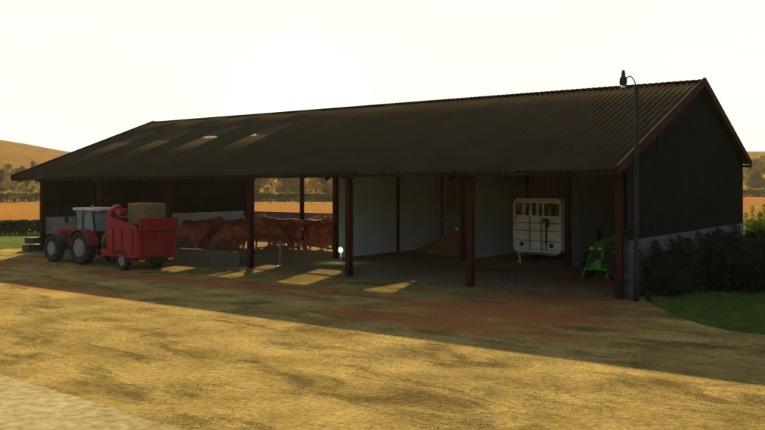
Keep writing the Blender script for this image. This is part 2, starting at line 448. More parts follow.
# ------------------------------------------------------------------ wheels
def wheel(parent, name, c, r, w, lugs=22, rim_r=.58, rim=None, side=1, tyre_m=None):
    wt = empty(name, c); wt.parent = parent
    pr = [(r*rim_r, -w*.42), (r*.78, -w*.5), (r*.93, -w*.49), (r*.98, -w*.36), (r*.985, 0), (r*.98, w*.36), (r*.93, w*.49), (r*.78, w*.5), (r*rim_r, w*.42)]
    mb = MB(); mb.lathe(pr, (0,0,0), 'Y', 40, closed=True)
    for k in range(lugs):
        for sd in (-1, 1):
            a = 2*math.pi*(k+(.5 if sd > 0 else 0))/lugs
            a2 = a+.5*2*math.pi/lugs
            mb.bar((math.cos(a)*r*.99, sd*w*.47, math.sin(a)*r*.99), (math.cos(a2)*r*.995, sd*.01, math.sin(a2)*r*.995), r*.05, r*.055)
    mb.build('tyre', tyre_m or M['rubber'], wt)
    mb = MB()
    rr = r*rim_r
    mb.lathe([(rr*1.01, w*.43), (rr*.95, w*.43), (rr*.88, w*.28), (rr*.55, w*.10), (rr*.3, w*.13), (rr*.28, w*.2), (.01, w*.22), (.01,-w*.22), (rr*.28,-w*.2), (rr*.5,-w*.02), (rr*.88,-w*.28), (rr*.95,-w*.43), (rr*1.01,-w*.43)], (0,0,0), 'Y', 32)
    for k in range(8):
        a = 2*math.pi*k/8; mb.lathe([(.02, -w*.18), (.02, w*.18)], (math.cos(a)*rr*.42, 0, math.sin(a)*rr*.42), 'Y', 6)
    mb.build('rim', rim or M['rim'], wt)
    return wt

# ------------------------------------------------------------------ red tractor (local +x forward, y left)
tr = tag(empty('tractor', (-25.95, -2.85, .02), math.pi), 'red tractor with a cab parked in front of the left end of the barn', 'tractor')
for sy in (-1, 1):
    wheel(tr, 'rear_wheel', (0, sy*.88, .82), .82, .50, 20, .58)
    wheel(tr, 'front_wheel', (2.55, sy*.86, .68), .68, .42, 18, .55)
# hood
mb = MB(); mb.prism([(.95,1.05),(3.25,1.0),(3.42,1.15),(3.40,1.55),(3.2,1.68),(2.2,1.80),(.95,1.84)], -.40, .40, .05); mb.build('hood', M['red'], tr)
mb = MB(); mb.box((3.42,0,1.28), (.06,.60,.50), bev=.01)
for k in range(6): mb.box((3.46,0,1.08+.08*k), (.02,.56,.02))
mb.build('grille', M['black'], tr)
for sy in (-1, 1): MB().box((3.44, sy*.24, 1.56), (.06,.2,.09), bev=.01).build('headlight', M['lens'], tr)
for sy in (-1, 1):
    mb = MB()
    for k in range(7): mb.box((1.6+.2*k, sy*.405, 1.42), (.13,.02,.34))
    mb.build('side_vent', M['black'], tr)
mb = MB(); mb.box((1.5,0,.82), (3.2,.44,.42), bev=.03).box((0,0,.82), (.6,1.1,.36), bev=.03).box((2.55,0,.68), (.25,1.1,.2), bev=.02).box((3.35,0,.75), (.3,.5,.3), bev=.02)
mb.build('chassis', M['black'], tr)
MB().box((3.62,0,.82), (.26,.8,.4), bev=.04).build('front_weight', M['black'], tr)
for sy in (-1, 1):
    mb = MB()
    for (a0, rr, wd, zz, rad, yy) in ((0,0,0,0,0,0),):
        poly = [(math.cos(R(a))*.93, .82+math.sin(R(a))*.93) for a in range(12, 176, 12)]+[(math.cos(R(a))*.89, .82+math.sin(R(a))*.89) for a in range(168, 0, -12)]
        mb.prism(poly, sy*.60, sy*1.16)
    mb.build('rear_fender', M['red'], tr)
    mb = MB()
    poly = [(2.55+math.cos(R(a))*.77, .68+math.sin(R(a))*.77) for a in range(30, 170, 12)]+[(2.55+math.cos(R(a))*.74, .68+math.sin(R(a))*.74) for a in range(162, 24, -12)]
    mb.prism(poly, sy*.66, sy*1.08); mb.build('front_fender', M['black'], tr)
# cab
cab = MB()
CB = [(-.55,.62),(1.05,.62)]
for sy in (-1, 1):
    cab.bar((1.02, sy*.60, 1.0), (.92, sy*.66, 2.62), .07).bar((.28, sy*.70, 1.5), (.22, sy*.70, 2.62), .07).bar((-.62, sy*.62, 1.55), (-.52, sy*.66, 2.62), .07)
    cab.bar((-.62, sy*.66, 1.62), (1.0, sy*.66, 1.62), .05).bar((1.0, sy*.64, 1.0), (.3, sy*.70, 1.0), .05).bar((.3, sy*.70, 1.0), (.26, sy*.70, 1.6), .05)
cab.bar((-.6,-.62,1.6), (-.6,.62,1.6), .06).bar((.98,-.62,1.1), (.98,.62,1.1), .05).box((.2,0,1.02), (1.5,1.1,.08)).box((-.50,0,1.3), (.1,1.1,.55))
cab.build('cab_frame', M['black'], tr)
mb = MB()
def pane(mb, pts):
    vs = [mb.bm.verts.new(p) for p in pts]; mb.bm.faces.new(vs)
def gl(pts, nm='cab_window'):
    mb = MB(); pane(mb, pts); o = mb.build(nm, M['glass'], tr); so = o.modifiers.new('t', 'SOLIDIFY'); so.thickness = .006
gl([(-.60,-.60,1.63), (-.60,.60,1.63), (-.52,.63,2.6), (-.52,-.63,2.6)])
gl([(1.0,-.58,1.12), (1.0,.58,1.12), (.92,.63,2.6), (.92,-.63,2.6)])
for sy in (-1, 1):
    gl([(.96,sy*.63,1.66), (.29,sy*.695,1.66), (.23,sy*.695,2.6), (.90,sy*.66,2.6)])
    gl([(.22,sy*.69,1.66), (-.58,sy*.64,1.66), (-.50,sy*.66,2.6), (.20,sy*.69,2.6)])
MB().box((.2,0,2.71), (1.85,1.5,.17), bev=.06).build('cab_roof', M['cream'], tr)
mb = MB(); mb.box((.05,0,1.35), (.5,.5,.14), bev=.04).box((-.22,0,1.75), (.14,.48,.75), bev=.05); mb.build('seat', M['cream'], tr)
mb = MB(); mb.tube([(.85,0,1.1), (.65,0,1.72)], .03).tube([(.65+.17*math.cos(a)*.35, .19*math.sin(a), 1.72+.17*math.cos(a)) for a in [2*math.pi*k/20 for k in range(21)]], .014, 6, False)
mb.build('steering_wheel', M['black'], tr)
MB().tube([(1.15,-.50,1.6), (1.15,-.50,2.45), (1.08,-.52,2.58)], [.06,.05,.05], 12).build('exhaust', M['black'], tr)
for sy in (-1, 1):
    mb = MB(); mb.bar((.95, sy*.66, 2.45), (1.1, sy*1.05, 2.4), .025).box((1.1, sy*1.08, 2.22), (.05,.2,.36), bev=.01); mb.build('mirror', M['black'], tr)
    MB().lathe([(.05,0),(.05,.06),(.045,.12),(.02,.14)], (-.45, sy*.62, 2.80), 'Z', 14).build('beacon', M['amber'], tr)
    for xx in (-.72, 1.12): MB().box((xx, sy*.5, 2.66), (.05,.16,.09), bev=.01).build('work_light', M['lens'], tr)
    mb = MB()
    for k in range(3): mb.box((.66, sy*.78, .45+.22*k), (.35,.22,.03))
    mb.bar((.5, sy*.86, .42), (.5, sy*.86, 1.0), .03).bar((.82, sy*.86, .42), (.82, sy*.86, 1.0), .03); mb.build('steps', M['black'], tr)
    MB().bar((-.3, sy*.38, .75), (-1.15, sy*.42, .52), .06, .09).build('lift_arm', M['black'], tr)
MB().bar((-.3,0,1.15), (-1.1,0,.95), .06).build('top_link', M['black'], tr)

# ------------------------------------------------------------------ red straw blower
sb = tag(empty('straw_blower', (-22.0, -3.25, .02), math.pi), 'bright red straw blower hitched behind the tractor with a bale on top', 'farm machine')
for sy in (-1, 1):
    wheel(sb, 'wheel', (0, sy*.93, .42), .42, .30, 16, .55)
    mb = MB()
    poly = [(math.cos(R(a))*.56, .42+math.sin(R(a))*.56) for a in range(0, 181, 15)]+[(math.cos(R(a))*.52, .42+math.sin(R(a))*.52) for a in range(180, -1, -15)]
    mb.prism(poly, sy*.76, sy*1.12); mb.build('mudguard', M['red2'], sb)
# hopper sides
for sy in (-1, 1):
    mb = MB(); mb.prism([(-1.15,.62),(.95,.62),(1.15,1.0),(1.15,2.35),(.9,2.42),(-1.15,1.98)], sy*.98, sy*1.04, .008)
    for xx in (-.75, 0, .7): mb.box((xx, sy*1.065, 1.3), (.07,.05,1.25))
    mb.bar((-1.12, sy*1.07, 1.99), (.95, sy*1.07, 2.41), .06, .07).box((0, sy*1.07, .66), (2.1,.06,.1))
    mb.build('side_panel', M['red2'], sb)
MB().box((-.05,0,.62), (2.3,1.94,.10)).build('floor', M['red2'], sb)
mb = MB(); mb.box((1.12,0,1.5), (.06,1.94,1.7)); mb.build('front_panel', M['red2'], sb)
# tailgate, lower + upper flap
mb = MB(); mb.box((-1.20,0,1.18), (.06,2.02,1.12), bev=.01)
for y in (-.97, -.5, 0, .5, .97): mb.box((-1.25,y,1.18), (.05,.07,1.12))
mb.box((-1.25,0,1.70), (.09,2.08,.08)).box((-1.26,0,.66), (.08,2.08,.12)); mb.build('tailgate', M['red2'], sb)
mb = MB(); mb.box((-1.30,0,2.10), (.06,2.1,.56), bev=.01).box((-1.36,0,2.36), (.06,2.14,.06)).box((-1.36,0,1.84), (.06,2.14,.06))
for y in (-1.0, 0, 1.0): mb.box((-1.36,y,2.1), (.05,.06,.5))
mb.build('upper_flap', M['red2'], sb)
mb = MB(); mb.box((-1.10,0,.45), (.08,1.9,.16)).box((0,0,.42), (.12,1.7,.12)).box((.2,.4,.5), (2.4,.1,.12)).box((.2,-.4,.5), (2.4,.1,.12)).bar((1.2,.4,.5), (2.5,0,.5), .09).bar((1.2,-.4,.5), (2.5,0,.5), .09)
mb.build('chassis', M['black'], sb)
for sy in (-1, 1): MB().box((-1.17, sy*.8, .46), (.06,.3,.10), bev=.01).build('rear_light', M['amber'], sb)
MB().lathe([(.60,-.22),(.64,-.18),(.64,.18),(.60,.22)], (1.65,.25,1.15), 'X', 28).build('fan_housing', M['black'], sb)
MB().box((1.5,.55,.72), (.7,.7,.35), bev=.04).build('gearbox_guard', M['red2'], sb)
MB().box((1.48,.35,1.75), (.5,.75,.5), bev=.06).build('fan_cover', M['red2'], sb)
ch = [(1.45,.60,1.8), (1.40,.62,2.2), (1.30,.65,2.55), (1.08,.67,2.78), (.82,.69,2.84), (.62,.71,2.76)]
mb = MB(); mb.tube(ch, [.20,.19,.18,.18,.19,.2], 14); mb.build('chute', M['red2'], sb)
mb = MB(); mb.box((.46,.71,2.64), (.32,.42,.3), rot=(0,.5,0), bev=.04); mb.build('deflector', M['red2'], sb)
for sy in (-1, 1): MB().tube([(2.2, sy*.1, .5), (2.2, sy*.1, .05)], .035, 8).build('jack_leg', M['black'], sb)
bl = MB().box((0,0,.5), (1.25,1.25,1.02), bev=.06)
o = bl.build('straw_bale', M['straw'], None, (-21.75, -3.1, 2.08)); tag(o, 'square brown straw bale sitting in the hopper of the red blower', 'bale')
me = o.data
bm = bmesh.new(); bm.from_mesh(me)
rnd = random.Random(3)
for k in range(1400):       # loose stalks
    f = rnd.choice([0,1,2,3,4])
    u, v = rnd.uniform(-.5,.5), rnd.uniform(-.5,.5)
    pt = [Vector((u*1.15, -.625, .5+v*.9)), Vector((u*1.15, .625, .5+v*.9)), Vector((-.625, u*1.15, .5+v*.9)), Vector((.625, u*1.15, .5+v*.9)), Vector((u*1.15, v*1.15, 1.0))][f]
    dv = Vector((rnd.gauss(0,1), rnd.gauss(0,1), rnd.gauss(0,.6))).normalized()*rnd.uniform(.05,.13)
    sd = dv.cross(Vector((rnd.random(), rnd.random(), rnd.random()))).normalized()*.006
    bm.faces.new([bm.verts.new(pt-dv*.5+sd), bm.verts.new(pt-dv*.5-sd), bm.verts.new(pt+dv-sd), bm.verts.new(pt+dv+sd)])
bm.to_mesh(me); bm.free()

# ------------------------------------------------------------------ livestock trailer (face towards -y)
lt = tag(empty('livestock_trailer', (-8.42, 10.9, .02), R(-10)), 'white livestock trailer with barred windows parked inside the barn between two partitions', 'trailer')
WT, Z0, Z1, LT = 2.95, .42, 3.25, 4.6
def rrect(w, z0, z1, r, n=6):
    pts = []
    for cx, cz, a0 in ((w/2-r, z0+r, -90), (w/2-r, z1-r, 0), (-w/2+r, z1-r, 90), (-w/2+r, z0+r, 180)):
        for k in range(n+1):
            a = R(a0+90*k/n); pts.append((cx+r*math.cos(a), cz+r*math.sin(a)))
    return pts
# shell (side, roof) : tube of rounded section, open windows made by framing
ro_ = [p for p in rrect(WT, Z0, Z1, .34, 8) if p[1] > 2.88]; ri_ = [p for p in rrect(WT-.1, Z0+.05, Z1-.05, .29, 8) if p[1] > 2.88]
MB().prism(ro_+ri_[::-1], .065, LT, 0).build('roof_shell', M['white'], lt)
mb = MB()
for sx in (-1, 1):
    mb.box((sx*(WT/2-.03), LT/2, 1.42), (.04, LT, 1.55))
    for k in range(7): mb.box((sx*(WT/2-.005), LT/2, .78+.22*k), (.03, LT-.06, .025))
    for k in range(8): mb.box((sx*(WT/2-.03), .08+(LT-.16)*k/7, 2.45), (.05,.10,.56))
    mb.box((sx*(WT/2-.03), LT/2, 2.80), (.05, LT, .16))
mb.box((0, LT/2, .62), (WT-.1, LT, .08)).box((0, LT-.02, 1.9), (WT-.12, .04, 2.6))
mb.build('side_shell', M['white'], lt)
# front face: frame + lower sheet + windows
mb = MB()
o_ = rrect(WT, Z0, Z1, .34, 8); i_ = rrect(WT-.22, Z0+.11, Z1-.11, .25, 8)
va = [mb.bm.verts.new((x, -.04, z)) for x, z in o_]; vb = [mb.bm.verts.new((x, -.04, z)) for x, z in i_]
vc = [mb.bm.verts.new((x, .06, z)) for x, z in o_]; vd = [mb.bm.verts.new((x, .06, z)) for x, z in i_]
n = len(o_)
for k in range(n):
    j = (k+1) % n
    for q4 in ((va[k],va[j],vb[j],vb[k]), (vc[k],vc[j],vd[j],vd[k]), (va[k],va[j],vc[j],vc[k]), (vb[k],vb[j],vd[j],vd[k])): mb.bm.faces.new(q4)
mb.build('front_frame', M['white'], lt)
mb = MB(); mb.prism([p for p in rrect(WT-.2, Z0+.08, 2.30, .26)], .0, .04)
mb.build('front_panel', M['white'], lt)
mb = MB()
for x in (-.78, -.36, .06, .40): mb.box((x, 0.0, 2.74), (.10,.07,.74))
mb.box((0,0,3.07), (WT-.3,.06,.12)).box((0,0,2.335), (WT-.24,.07,.07))
mb.build('window_frame', M['white'], lt)
for xx in (-.98,-.57,-.15,.23,.72):
    for zz in (2.60, 2.80): MB().box((xx,.02,zz), (.34,.015,.025)).build('window_bar', M['grey_steel'], lt)
mb = MB()
for z in (1.98, 1.58, 1.06): mb.box((0,-.055,z), (WT-.16,.03,.05))
for x in (-.42, .30, .62): mb.box((x,-.075,1.42), (.045,.03,1.7))
mb.build('door_rails', M['grey_steel'], lt)
mb = MB(); mb.box((.60,-.11,2.12), (.34,.06,.16), bev=.02).box((.72,-.11,1.95), (.12,.07,.30), bev=.02).box((.62,-.1,1.4), (.05,.05,1.1)); mb.build('latch', M['black'], lt)
for sx in (-1, 1):
    MB().lathe([(.11,-.05),(.11,0),(.09,.01)], (sx*.92,-.05,.86), 'Y', 18).build('marker_light', M['black'], lt)
mb = MB(); mb.box((0,-.02,.42), (WT-.5,.12,.12)).bar((.6,.1,.45), (0,-1.3,.45), .08).bar((-.6,.1,.45), (0,-1.3,.45), .08).box((0,-1.4,.47), (.12,.3,.12)); 
for sx in (-1, 1): mb.box((sx*.9, LT/2, .5), (.1, LT, .14))
mb.build('drawbar', M['grey_steel'], lt)
MB().tube([(-.40,-.9,.03), (-.40,-.9,.9)], .035, 10).box((-.40,-.9,.015), (.2,.2,.03)).build('jockey_stand', M['white'], lt)
for sx in (-1, 1):
    for yy in (1.9, 2.8): wheel(lt, 'wheel', (sx*(WT/2-.02), yy, .36), .36, .20, 14, .55)
for ch_ in lt.children:
    if ch_.name.startswith('wheel'): ch_.rotation_euler.z = R(90)
    if ch_.name.startswith('wheel'): ch_.rotation_euler.z = R(90)

# ------------------------------------------------------------------ small green tractor by the right-hand post
gt = tag(empty('green_tractor', (-2.42, 6.95, .02), R(258)), 'small open green tractor with a black exhaust stack parked behind the right corner post', 'tractor')
# local +x forward -> points left in picture and a little toward the viewer
for sy in (-1, 1):
    wheel(gt, 'front_wheel', (1.75, sy*.72, .56), .56, .34, 16, .5, M['grey_steel'])
    wheel(gt, 'rear_wheel', (0, sy*.78, .72), .72, .42, 18, .55, M['grey_steel'])
mb = MB(); mb.prism([(.35,.85),(2.1,.80),(2.22,.95),(2.18,1.30),(1.9,1.45),(.9,1.60),(.35,1.62)], -.34, .34, .06); mb.build('hood', M['green'], gt)
mb = MB(); mb.prism([(.35,1.63),(.9,1.62),(1.9,1.47),(1.5,1.60),(.8,1.72),(.35,1.74)], -.26, .26, .015); mb.build('hood_top', M['green_highlight'], gt)  # highlight on the hood put into a paler green top piece
mb = MB(); mb.box((1.0,0,.62), (2.2,.36,.36), bev=.03).box((1.75,0,.56), (.2,1.2,.16)).box((0,0,.72), (.5,1.2,.3), bev=.03); mb.build('chassis', M['green'], gt)
MB().box((2.24,0,1.06), (.04,.5,.36), bev=.01).build('grille', M['black'], gt)
for sy in (-1, 1): MB().box((2.2, sy*.2, 1.30), (.05,.14,.08), bev=.01).build('headlight', M['lens'], gt)
MB().tube([(1.62,-.24,1.35), (1.62,-.24,1.7), (1.62,-.24,1.72), (1.62,-.24,2.1)], [.04,.05,.085,.08], 12).build('exhaust', M['black'], gt)
for sy in (-1, 1):
    mb = MB()
    poly = [(math.cos(R(a))*.84, .72+math.sin(R(a))*.84) for a in range(10, 176, 12)]+[(math.cos(R(a))*.80, .72+math.sin(R(a))*.80) for a in range(166, 0, -12)]
    mb.prism(poly, sy*.50, sy*1.02); mb.build('rear_fender', M['green'], gt)
    # loader arm + upright legs resting on the floor
    mb = MB(); mb.bar((.6, sy*.56, 1.25), (1.7, sy*.56, 1.12), .09, .14).bar((1.7, sy*.56, 1.12), (2.3, sy*.56, .10), .09, .14).bar((.75, sy*.5, .6), (.7, sy*.5, 1.3), .1, .12); mb.build('loader_arm', M['green'], gt)
    MB().bar((1.2, sy*.62, .02), (1.2, sy*.62, 1.15), .09, .09).build('stand_leg', M['green'], gt)
MB().tube([(2.2,-.6,.45), (2.2,.6,.45)], .05, 10).build('loader_tube', M['green'], gt)
mb = MB(); mb.box((-.1,0,1.15), (.45,.46,.1), bev=.03).box((-.32,0,1.4), (.08,.44,.45), bev=.03); mb.build('seat', M['black'], gt)
mb = MB(); mb.tube([(.4,0,1.3), (.2,0,1.6)], .02).tube([(.2+.16*math.cos(a)*.5, .17*math.sin(a), 1.6+.16*math.cos(a)*.7) for a in [2*math.pi*k/18 for k in range(19)]], .013, 6, False); mb.build('steering_wheel', M['black'], gt)
mb = MB(); mb.tube([(-.4,-.5,1.1), (-.4,-.5,1.9), (-.4,.5,1.9), (-.4,.5,1.1)], .03, 8); mb.build('roll_bar', M['green'], gt)

# ------------------------------------------------------------------ cattle
def remesh(bm, voxel):
    me = bpy.data.meshes.new('tmp'); bm.to_mesh(me); bm.free()
    o = bpy.data.objects.new('tmp', me); COL.objects.link(o)
    m = o.modifiers.new('r', 'REMESH'); m.mode = 'VOXEL'; m.voxel_size = voxel; m.use_smooth_shade = True
    s = o.modifiers.new('s', 'SMOOTH'); s.iterations = 4; s.factor = .5
    dg = bpy.context.evaluated_depsgraph_get()
    r = bpy.data.meshes.new_from_object(o.evaluated_get(dg))
    bpy.data.objects.remove(o); r.materials.clear(); return r
def blob(bm, c, s, rot=None):
    g = bmesh.ops.create_icosphere(bm, subdivisions=2, radius=1)
    mx = Matrix.Translation(Vector(c)) @ (Euler(rot).to_matrix().to_4x4() if rot else Matrix()) @ Matrix.Diagonal((*s, 1))
    bmesh.ops.transform(bm, matrix=mx, verts=g['verts'])
def limb(bm, pts, rad):
    for (a, b, ra, rb) in zip(pts, pts[1:], rad, rad[1:]):
        a, b = Vector(a), Vector(b); n = max(2, int((b-a).length/(.35*min(ra, rb))))
        for k in range(n+1):
            u = k/n; r = ra+(rb-ra)*u; blob(bm, a+(b-a)*u, (r, r, r))
def cow_body(headdown, stride):
    bm = bmesh.new()
    blob(bm, (.55,0,1.03), (.48,.33,.42)); blob(bm, (.1,0,1.0), (.6,.38,.40)); blob(bm, (-.45,0,1.06), (.50,.34,.37)); blob(bm, (.1,0,.92), (.5,.33,.36))
    blob(bm, (-.72,0,1.18), (.26,.28,.24)); blob(bm, (.62,0,1.30), (.30,.15,.16)); blob(bm, (0,0,1.27), (.7,.18,.13)); blob(bm, (.85,0,.88), (.22,.24,.30))
    if headdown:
        neck = [(.78,0,1.15), (1.15,0,.88), (1.42,0,.58)]; hd = (1.45,0,.56); mz = (1.62,0,.22)
    else:
        neck = [(.78,0,1.15), (1.12,0,1.32), (1.38,0,1.46)]; hd = (1.42,0,1.45); mz = (1.80,0,1.25)
    limb(bm, neck, [.28, .21, .15])
    limb(bm, [hd, mz], [.145, .085]); blob(bm, mz, (.10,.11,.09))
    for sy in (-1, 1):
        blob(bm, (hd[0]-.06, sy*.22, hd[2]+.04), (.05,.13,.045), (0, .2, sy*-.3))
        blob(bm, (hd[0]+.10, sy*.09, hd[2]+.05 if not headdown else hd[2]-.02), (.05,.035,.04))
        s1 = stride*sy
        limb(bm, [(.62, sy*.20, .85), (.60+s1*.5, sy*.19, .55), (.61+s1, sy*.18, .44), (.60+s1, sy*.18, .10), (.63+s1, sy*.18, .04)], [.17, .085, .07, .05, .065])
        limb(bm, [(-.66, sy*.20, 1.0), (-.55-s1*.5, sy*.21, .66), (-.84-s1, sy*.19, .46), (-.80-s1, sy*.19, .12), (-.76-s1, sy*.19, .04)], [.24, .13, .075, .05, .065])
    limb(bm, [(-.95,0,1.25), (-1.03,0,1.0), (-1.04,0,.62)], [.05, .03, .03]); blob(bm, (-1.04,0,.5), (.05,.05,.13))
    return remesh(bm, .032), hd, mz
def make_cow(headdown, stride):
    me, hd, mz = cow_body(headdown, stride)
    me.name = 'cow_body'
    root = empty('cow')
    link('body', me, M['cow'], root)
    mb = MB(); g = bmesh.ops.create_icosphere(mb.bm, subdivisions=2, radius=1)
    bmesh.ops.transform(mb.bm, matrix=Matrix.Translation(Vector(mz)+Vector((.055,0,-.01))) @ Matrix.Diagonal((.07,.095,.07,1)), verts=g['verts'])
    mb.build('muzzle', M['muzzle'], root)
    for sy in (-1, 1):
        MB().tube([(hd[0]-.04, sy*.10, hd[2]+.11), (hd[0]-.02, sy*.22, hd[2]+.17), (hd[0]+.05, sy*.27, hd[2]+.27)], [.03, .022, .006], 8).build('horn', M['horn'], root)
        mb = MB(); g = bmesh.ops.create_icosphere(mb.bm, subdivisions=1, radius=.022)
        bmesh.ops.translate(mb.bm, verts=g['verts'], vec=Vector(hd)*.72+Vector(mz)*.28+Vector((0, sy*.115, .03))); mb.build('eye', M['black'], root)
    return root
cowA, cowB = make_cow(True, .10), make_cow(False, -.08)
# px of feet centre, py of feet, heading, head down?, scale, label
cows = [
 (185, 250.5, -150, 0, 1.05, 'red-brown cow farthest left, partly hidden by the red blower'),
 (204, 250.0, -55, 1, 1.15, 'red-brown cow with lowered head second from the left in the pen'),
 (217, 249.0, 35, 0, 1.2, 'red-brown cow standing tall third from the left in the pen'),
 (236, 250.5, -100, 1, 1.05, 'red-brown cow feeding with lowered head just left of the centre post'),
 (246, 247.0, 165, 0, 1.1, 'red-brown cow partly hidden behind the centre post on its left'),
 (263, 249.5, 20, 1, 1.1, 'red-brown cow with lowered head just right of the centre post'),
 (277, 246.0, 170, 0, 1.15, 'red-brown cow standing behind the steel bollard'),
 (292, 250.0, -30, 0, 1.1, 'red-brown cow in the middle of the right-hand group, front row'),
 (307, 248.0, -160, 1, 1.2, 'red-brown cow with lowered head in front of the rear post'),
 (322, 249.0, 30, 0, 1.15, 'red-brown cow at the right end of the group by the partition post'),
 (228, 244.5, 160, 0, 1.15, 'red-brown cow in the second row left of the centre post'),
 (284, 243.5, 195, 0, 1.2, 'red-brown cow in the second row right of the centre post'),
 (316, 243.0, -20, 0, 1.15, 'red-brown cow in the second row between the rear post and the partition post'),
 (300, 240.5, 5, 0, 1.1, 'red-brown cow in the back row by the rear block wall'),
 (196, 243.0, 15, 0, 1.1, 'red-brown cow in the back row near the left gable wall'),
]
first = {0: cowB, 1: cowA}; used = {0: False, 1: False}
for (px, py, ang, hd, s, lab) in cows:
    src = first[hd]
    o = src if not used[hd] else copy_tree(src)
    used[hd] = True
    q = G(px, py); o.location = (q.x, q.y, .022); o.rotation_euler.z = R(ang); o.scale = (s, s, s)
    tag(o, lab, 'cow', 'red-brown cattle in the barn')

# ------------------------------------------------------------------ ground sheets
def ground_mat(name, c1, c2, c3, s1, s2, s3, amt=.5, red=None, bump=.6, patches=None, fine=60):
    m, t, b = nt(name); N, L = t.nodes, t.links
    ge = N.new('ShaderNodeNewGeometry')
    def nz(scale, det=8, rough=.6, off=0):
        mp = N.new('ShaderNodeMapping'); mp.inputs['Location'].default_value = (off, off*.7, 0); mp.inputs['Rotation'].default_value = (0, 0, -.35)
        if off == 11: mp.inputs['Scale'].default_value = (.55, 1.25, 1)
        n = N.new('ShaderNodeTexNoise'); n.inputs['Scale'].default_value = scale; n.inputs['Detail'].default_value = det; n.inputs['Roughness'].default_value = rough
        L.new(ge.outputs['Position'], mp.inputs[0]); L.new(mp.outputs[0], n.inputs['Vector']); return n
    def rng(n, a, b_, lo=0, hi=1):
        r = N.new('ShaderNodeMapRange'); r.inputs['From Min'].default_value = a; r.inputs['From Max'].default_value = b_
        r.inputs['To Min'].default_value = lo; r.inputs['To Max'].default_value = hi
        L.new(n, r.inputs['Value']); return r.outputs['Result']
    def mixc(f, a, b_):
        x = N.new('ShaderNodeMix'); x.data_type = 'RGBA'; L.new(f, x.inputs['Factor'])
        for s, k in ((a, 'A'), (b_, 'B')):
            if isinstance(s, tuple): x.inputs[k].default_value = (*s, 1)
            else: L.new(s, x.inputs[k])
        return x.outputs['Result']
    a = nz(s1); col = mixc(rng(a.outputs['Fac'], .35, .65), c1, c2)
    c_ = nz(s2, 12, .72, 11); c_.inputs['Distortion'].default_value = .6; g = nz(fine, 4, .6, 5)
    ad = N.new('ShaderNodeMath'); ad.operation = 'MULTIPLY_ADD'; L.new(g.outputs['Fac'], ad.inputs[0]); ad.inputs[1].default_value = .42; L.new(c_.outputs['Fac'], ad.inputs[2])
    col = mixc(rng(ad.outputs[0], .70, .84, 0, amt), col, c3)
    f2 = nz(s3, 3, .6, 23); 
    v = N.new('ShaderNodeVectorMath'); v.operation = 'SCALE'; L.new(col, v.inputs[0]); L.new(rng(f2.outputs['Fac'], .3, .7, .7, 1.3), v.inputs['Scale']); col = v.outputs[0]
    if patches:
        pn = nz(.9, 8, .7, 40)
        for (cx, cy, rx, ry, ang, colr, st) in patches:
            mp = N.new('ShaderNodeMapping'); mp.vector_type = 'TEXTURE'
            mp.inputs['Location'].default_value = (cx, cy, 0); mp.inputs['Rotation'].default_value = (0, 0, ang); mp.inputs['Scale'].default_value = (rx, ry, 1e6)
            L.new(ge.outputs['Position'], mp.inputs[0])
            ln = N.new('ShaderNodeVectorMath'); ln.operation = 'LENGTH'; L.new(mp.outputs[0], ln.inputs[0])
            sm = N.new('ShaderNodeMath'); sm.operation = 'MULTIPLY_ADD'; L.new(pn.outputs['Fac'], sm.inputs[0]); sm.inputs[1].default_value = 2.4; L.new(ln.outputs['Value'], sm.inputs[2])
            col = mixc(rng(sm.outputs[0], 1.7, 2.3, st, 0), col, colr)
    L.new(col, b.inputs['Base Color']); b.inputs['Roughness'].default_value = .95; b.inputs['Specular IOR Level'].default_value = 0
    hb_ = nz(s3*.6, 8, .7, 9)
    bp = N.new('ShaderNodeBump'); bp.inputs['Strength'].default_value = bump; bp.inputs['Distance'].default_value = .05
    L.new(hb_.outputs['Fac'], bp.inputs['Height'])
    bp2 = N.new('ShaderNodeBump'); bp2.inputs['Strength'].default_value = bump; bp2.inputs['Distance'].default_value = .012
    L.new(g.outputs['Fac'], bp2.inputs['Height']); L.new(bp.outputs['Normal'], bp2.inputs['Normal']); L.new(bp2.outputs['Normal'], b.inputs['Normal'])
    return m
def pt(px, py, rx, ry, st=.8, c=(.30,.10,.035)):
    q = G(px, py); return (q.x, q.y, rx, ry, 0, c, st)
redp = [pt(500, 312, 4.8, 1.9, .8), pt(560, 300, 3.6, 2.4, .7), pt(430, 322, 5, 1.2, .7), pt(200, 283, 6, 1.0, .75), pt(300, 288, 5, .9, .6), pt(120, 275, 4, 1.2, .6),
        pt(600, 280, 3, 2, .7), pt(500, 270, 3.5, 1.6, .55), pt(400, 255, 3, 1.4, .7), pt(15, 263, 3.5, 2.2, .55), pt(70, 290, 4, 1, .5)]
M['yard'] = ground_mat('yard_dirt', (.205,.144,.046), (.37,.262,.086), (.066,.047,.018), .6, .62, 9, .8, patches=redp, bump=.8, fine=28)
M['slab'] = ground_mat('concrete_slab', (.29,.23,.115), (.35,.28,.145), (.18,.12,.05), .5, .35, 5, .8, bump=.25)
M['floor'] = ground_mat('barn_floor', (.23,.175,.095), (.29,.22,.12), (.13,.095,.05), .4, .8, 6, .6, patches=redp, bump=.4)
M['turf'] = ground_mat('turf', (.06,.085,.018), (.10,.12,.03), (.13,.11,.04), .2, .3, 5, .5, bump=.8)
M['field'] = ground_mat('stubble_field', (.24,.105,.024), (.30,.135,.030), (.24,.12,.03), .02, .03, .8, .5, bump=.5, fine=5)
M['strip'] = ground_mat('pale_stubble', (.34,.23,.075), (.40,.28,.10), (.25,.18,.06), .03, .05, .8, .4, bump=.5, fine=5)
M['hill'] = ground_mat('dry_hill_grass', (.18,.093,.018), (.24,.125,.025), (.085,.055,.015), .008, .014, .12, .85, bump=.6, fine=.9)

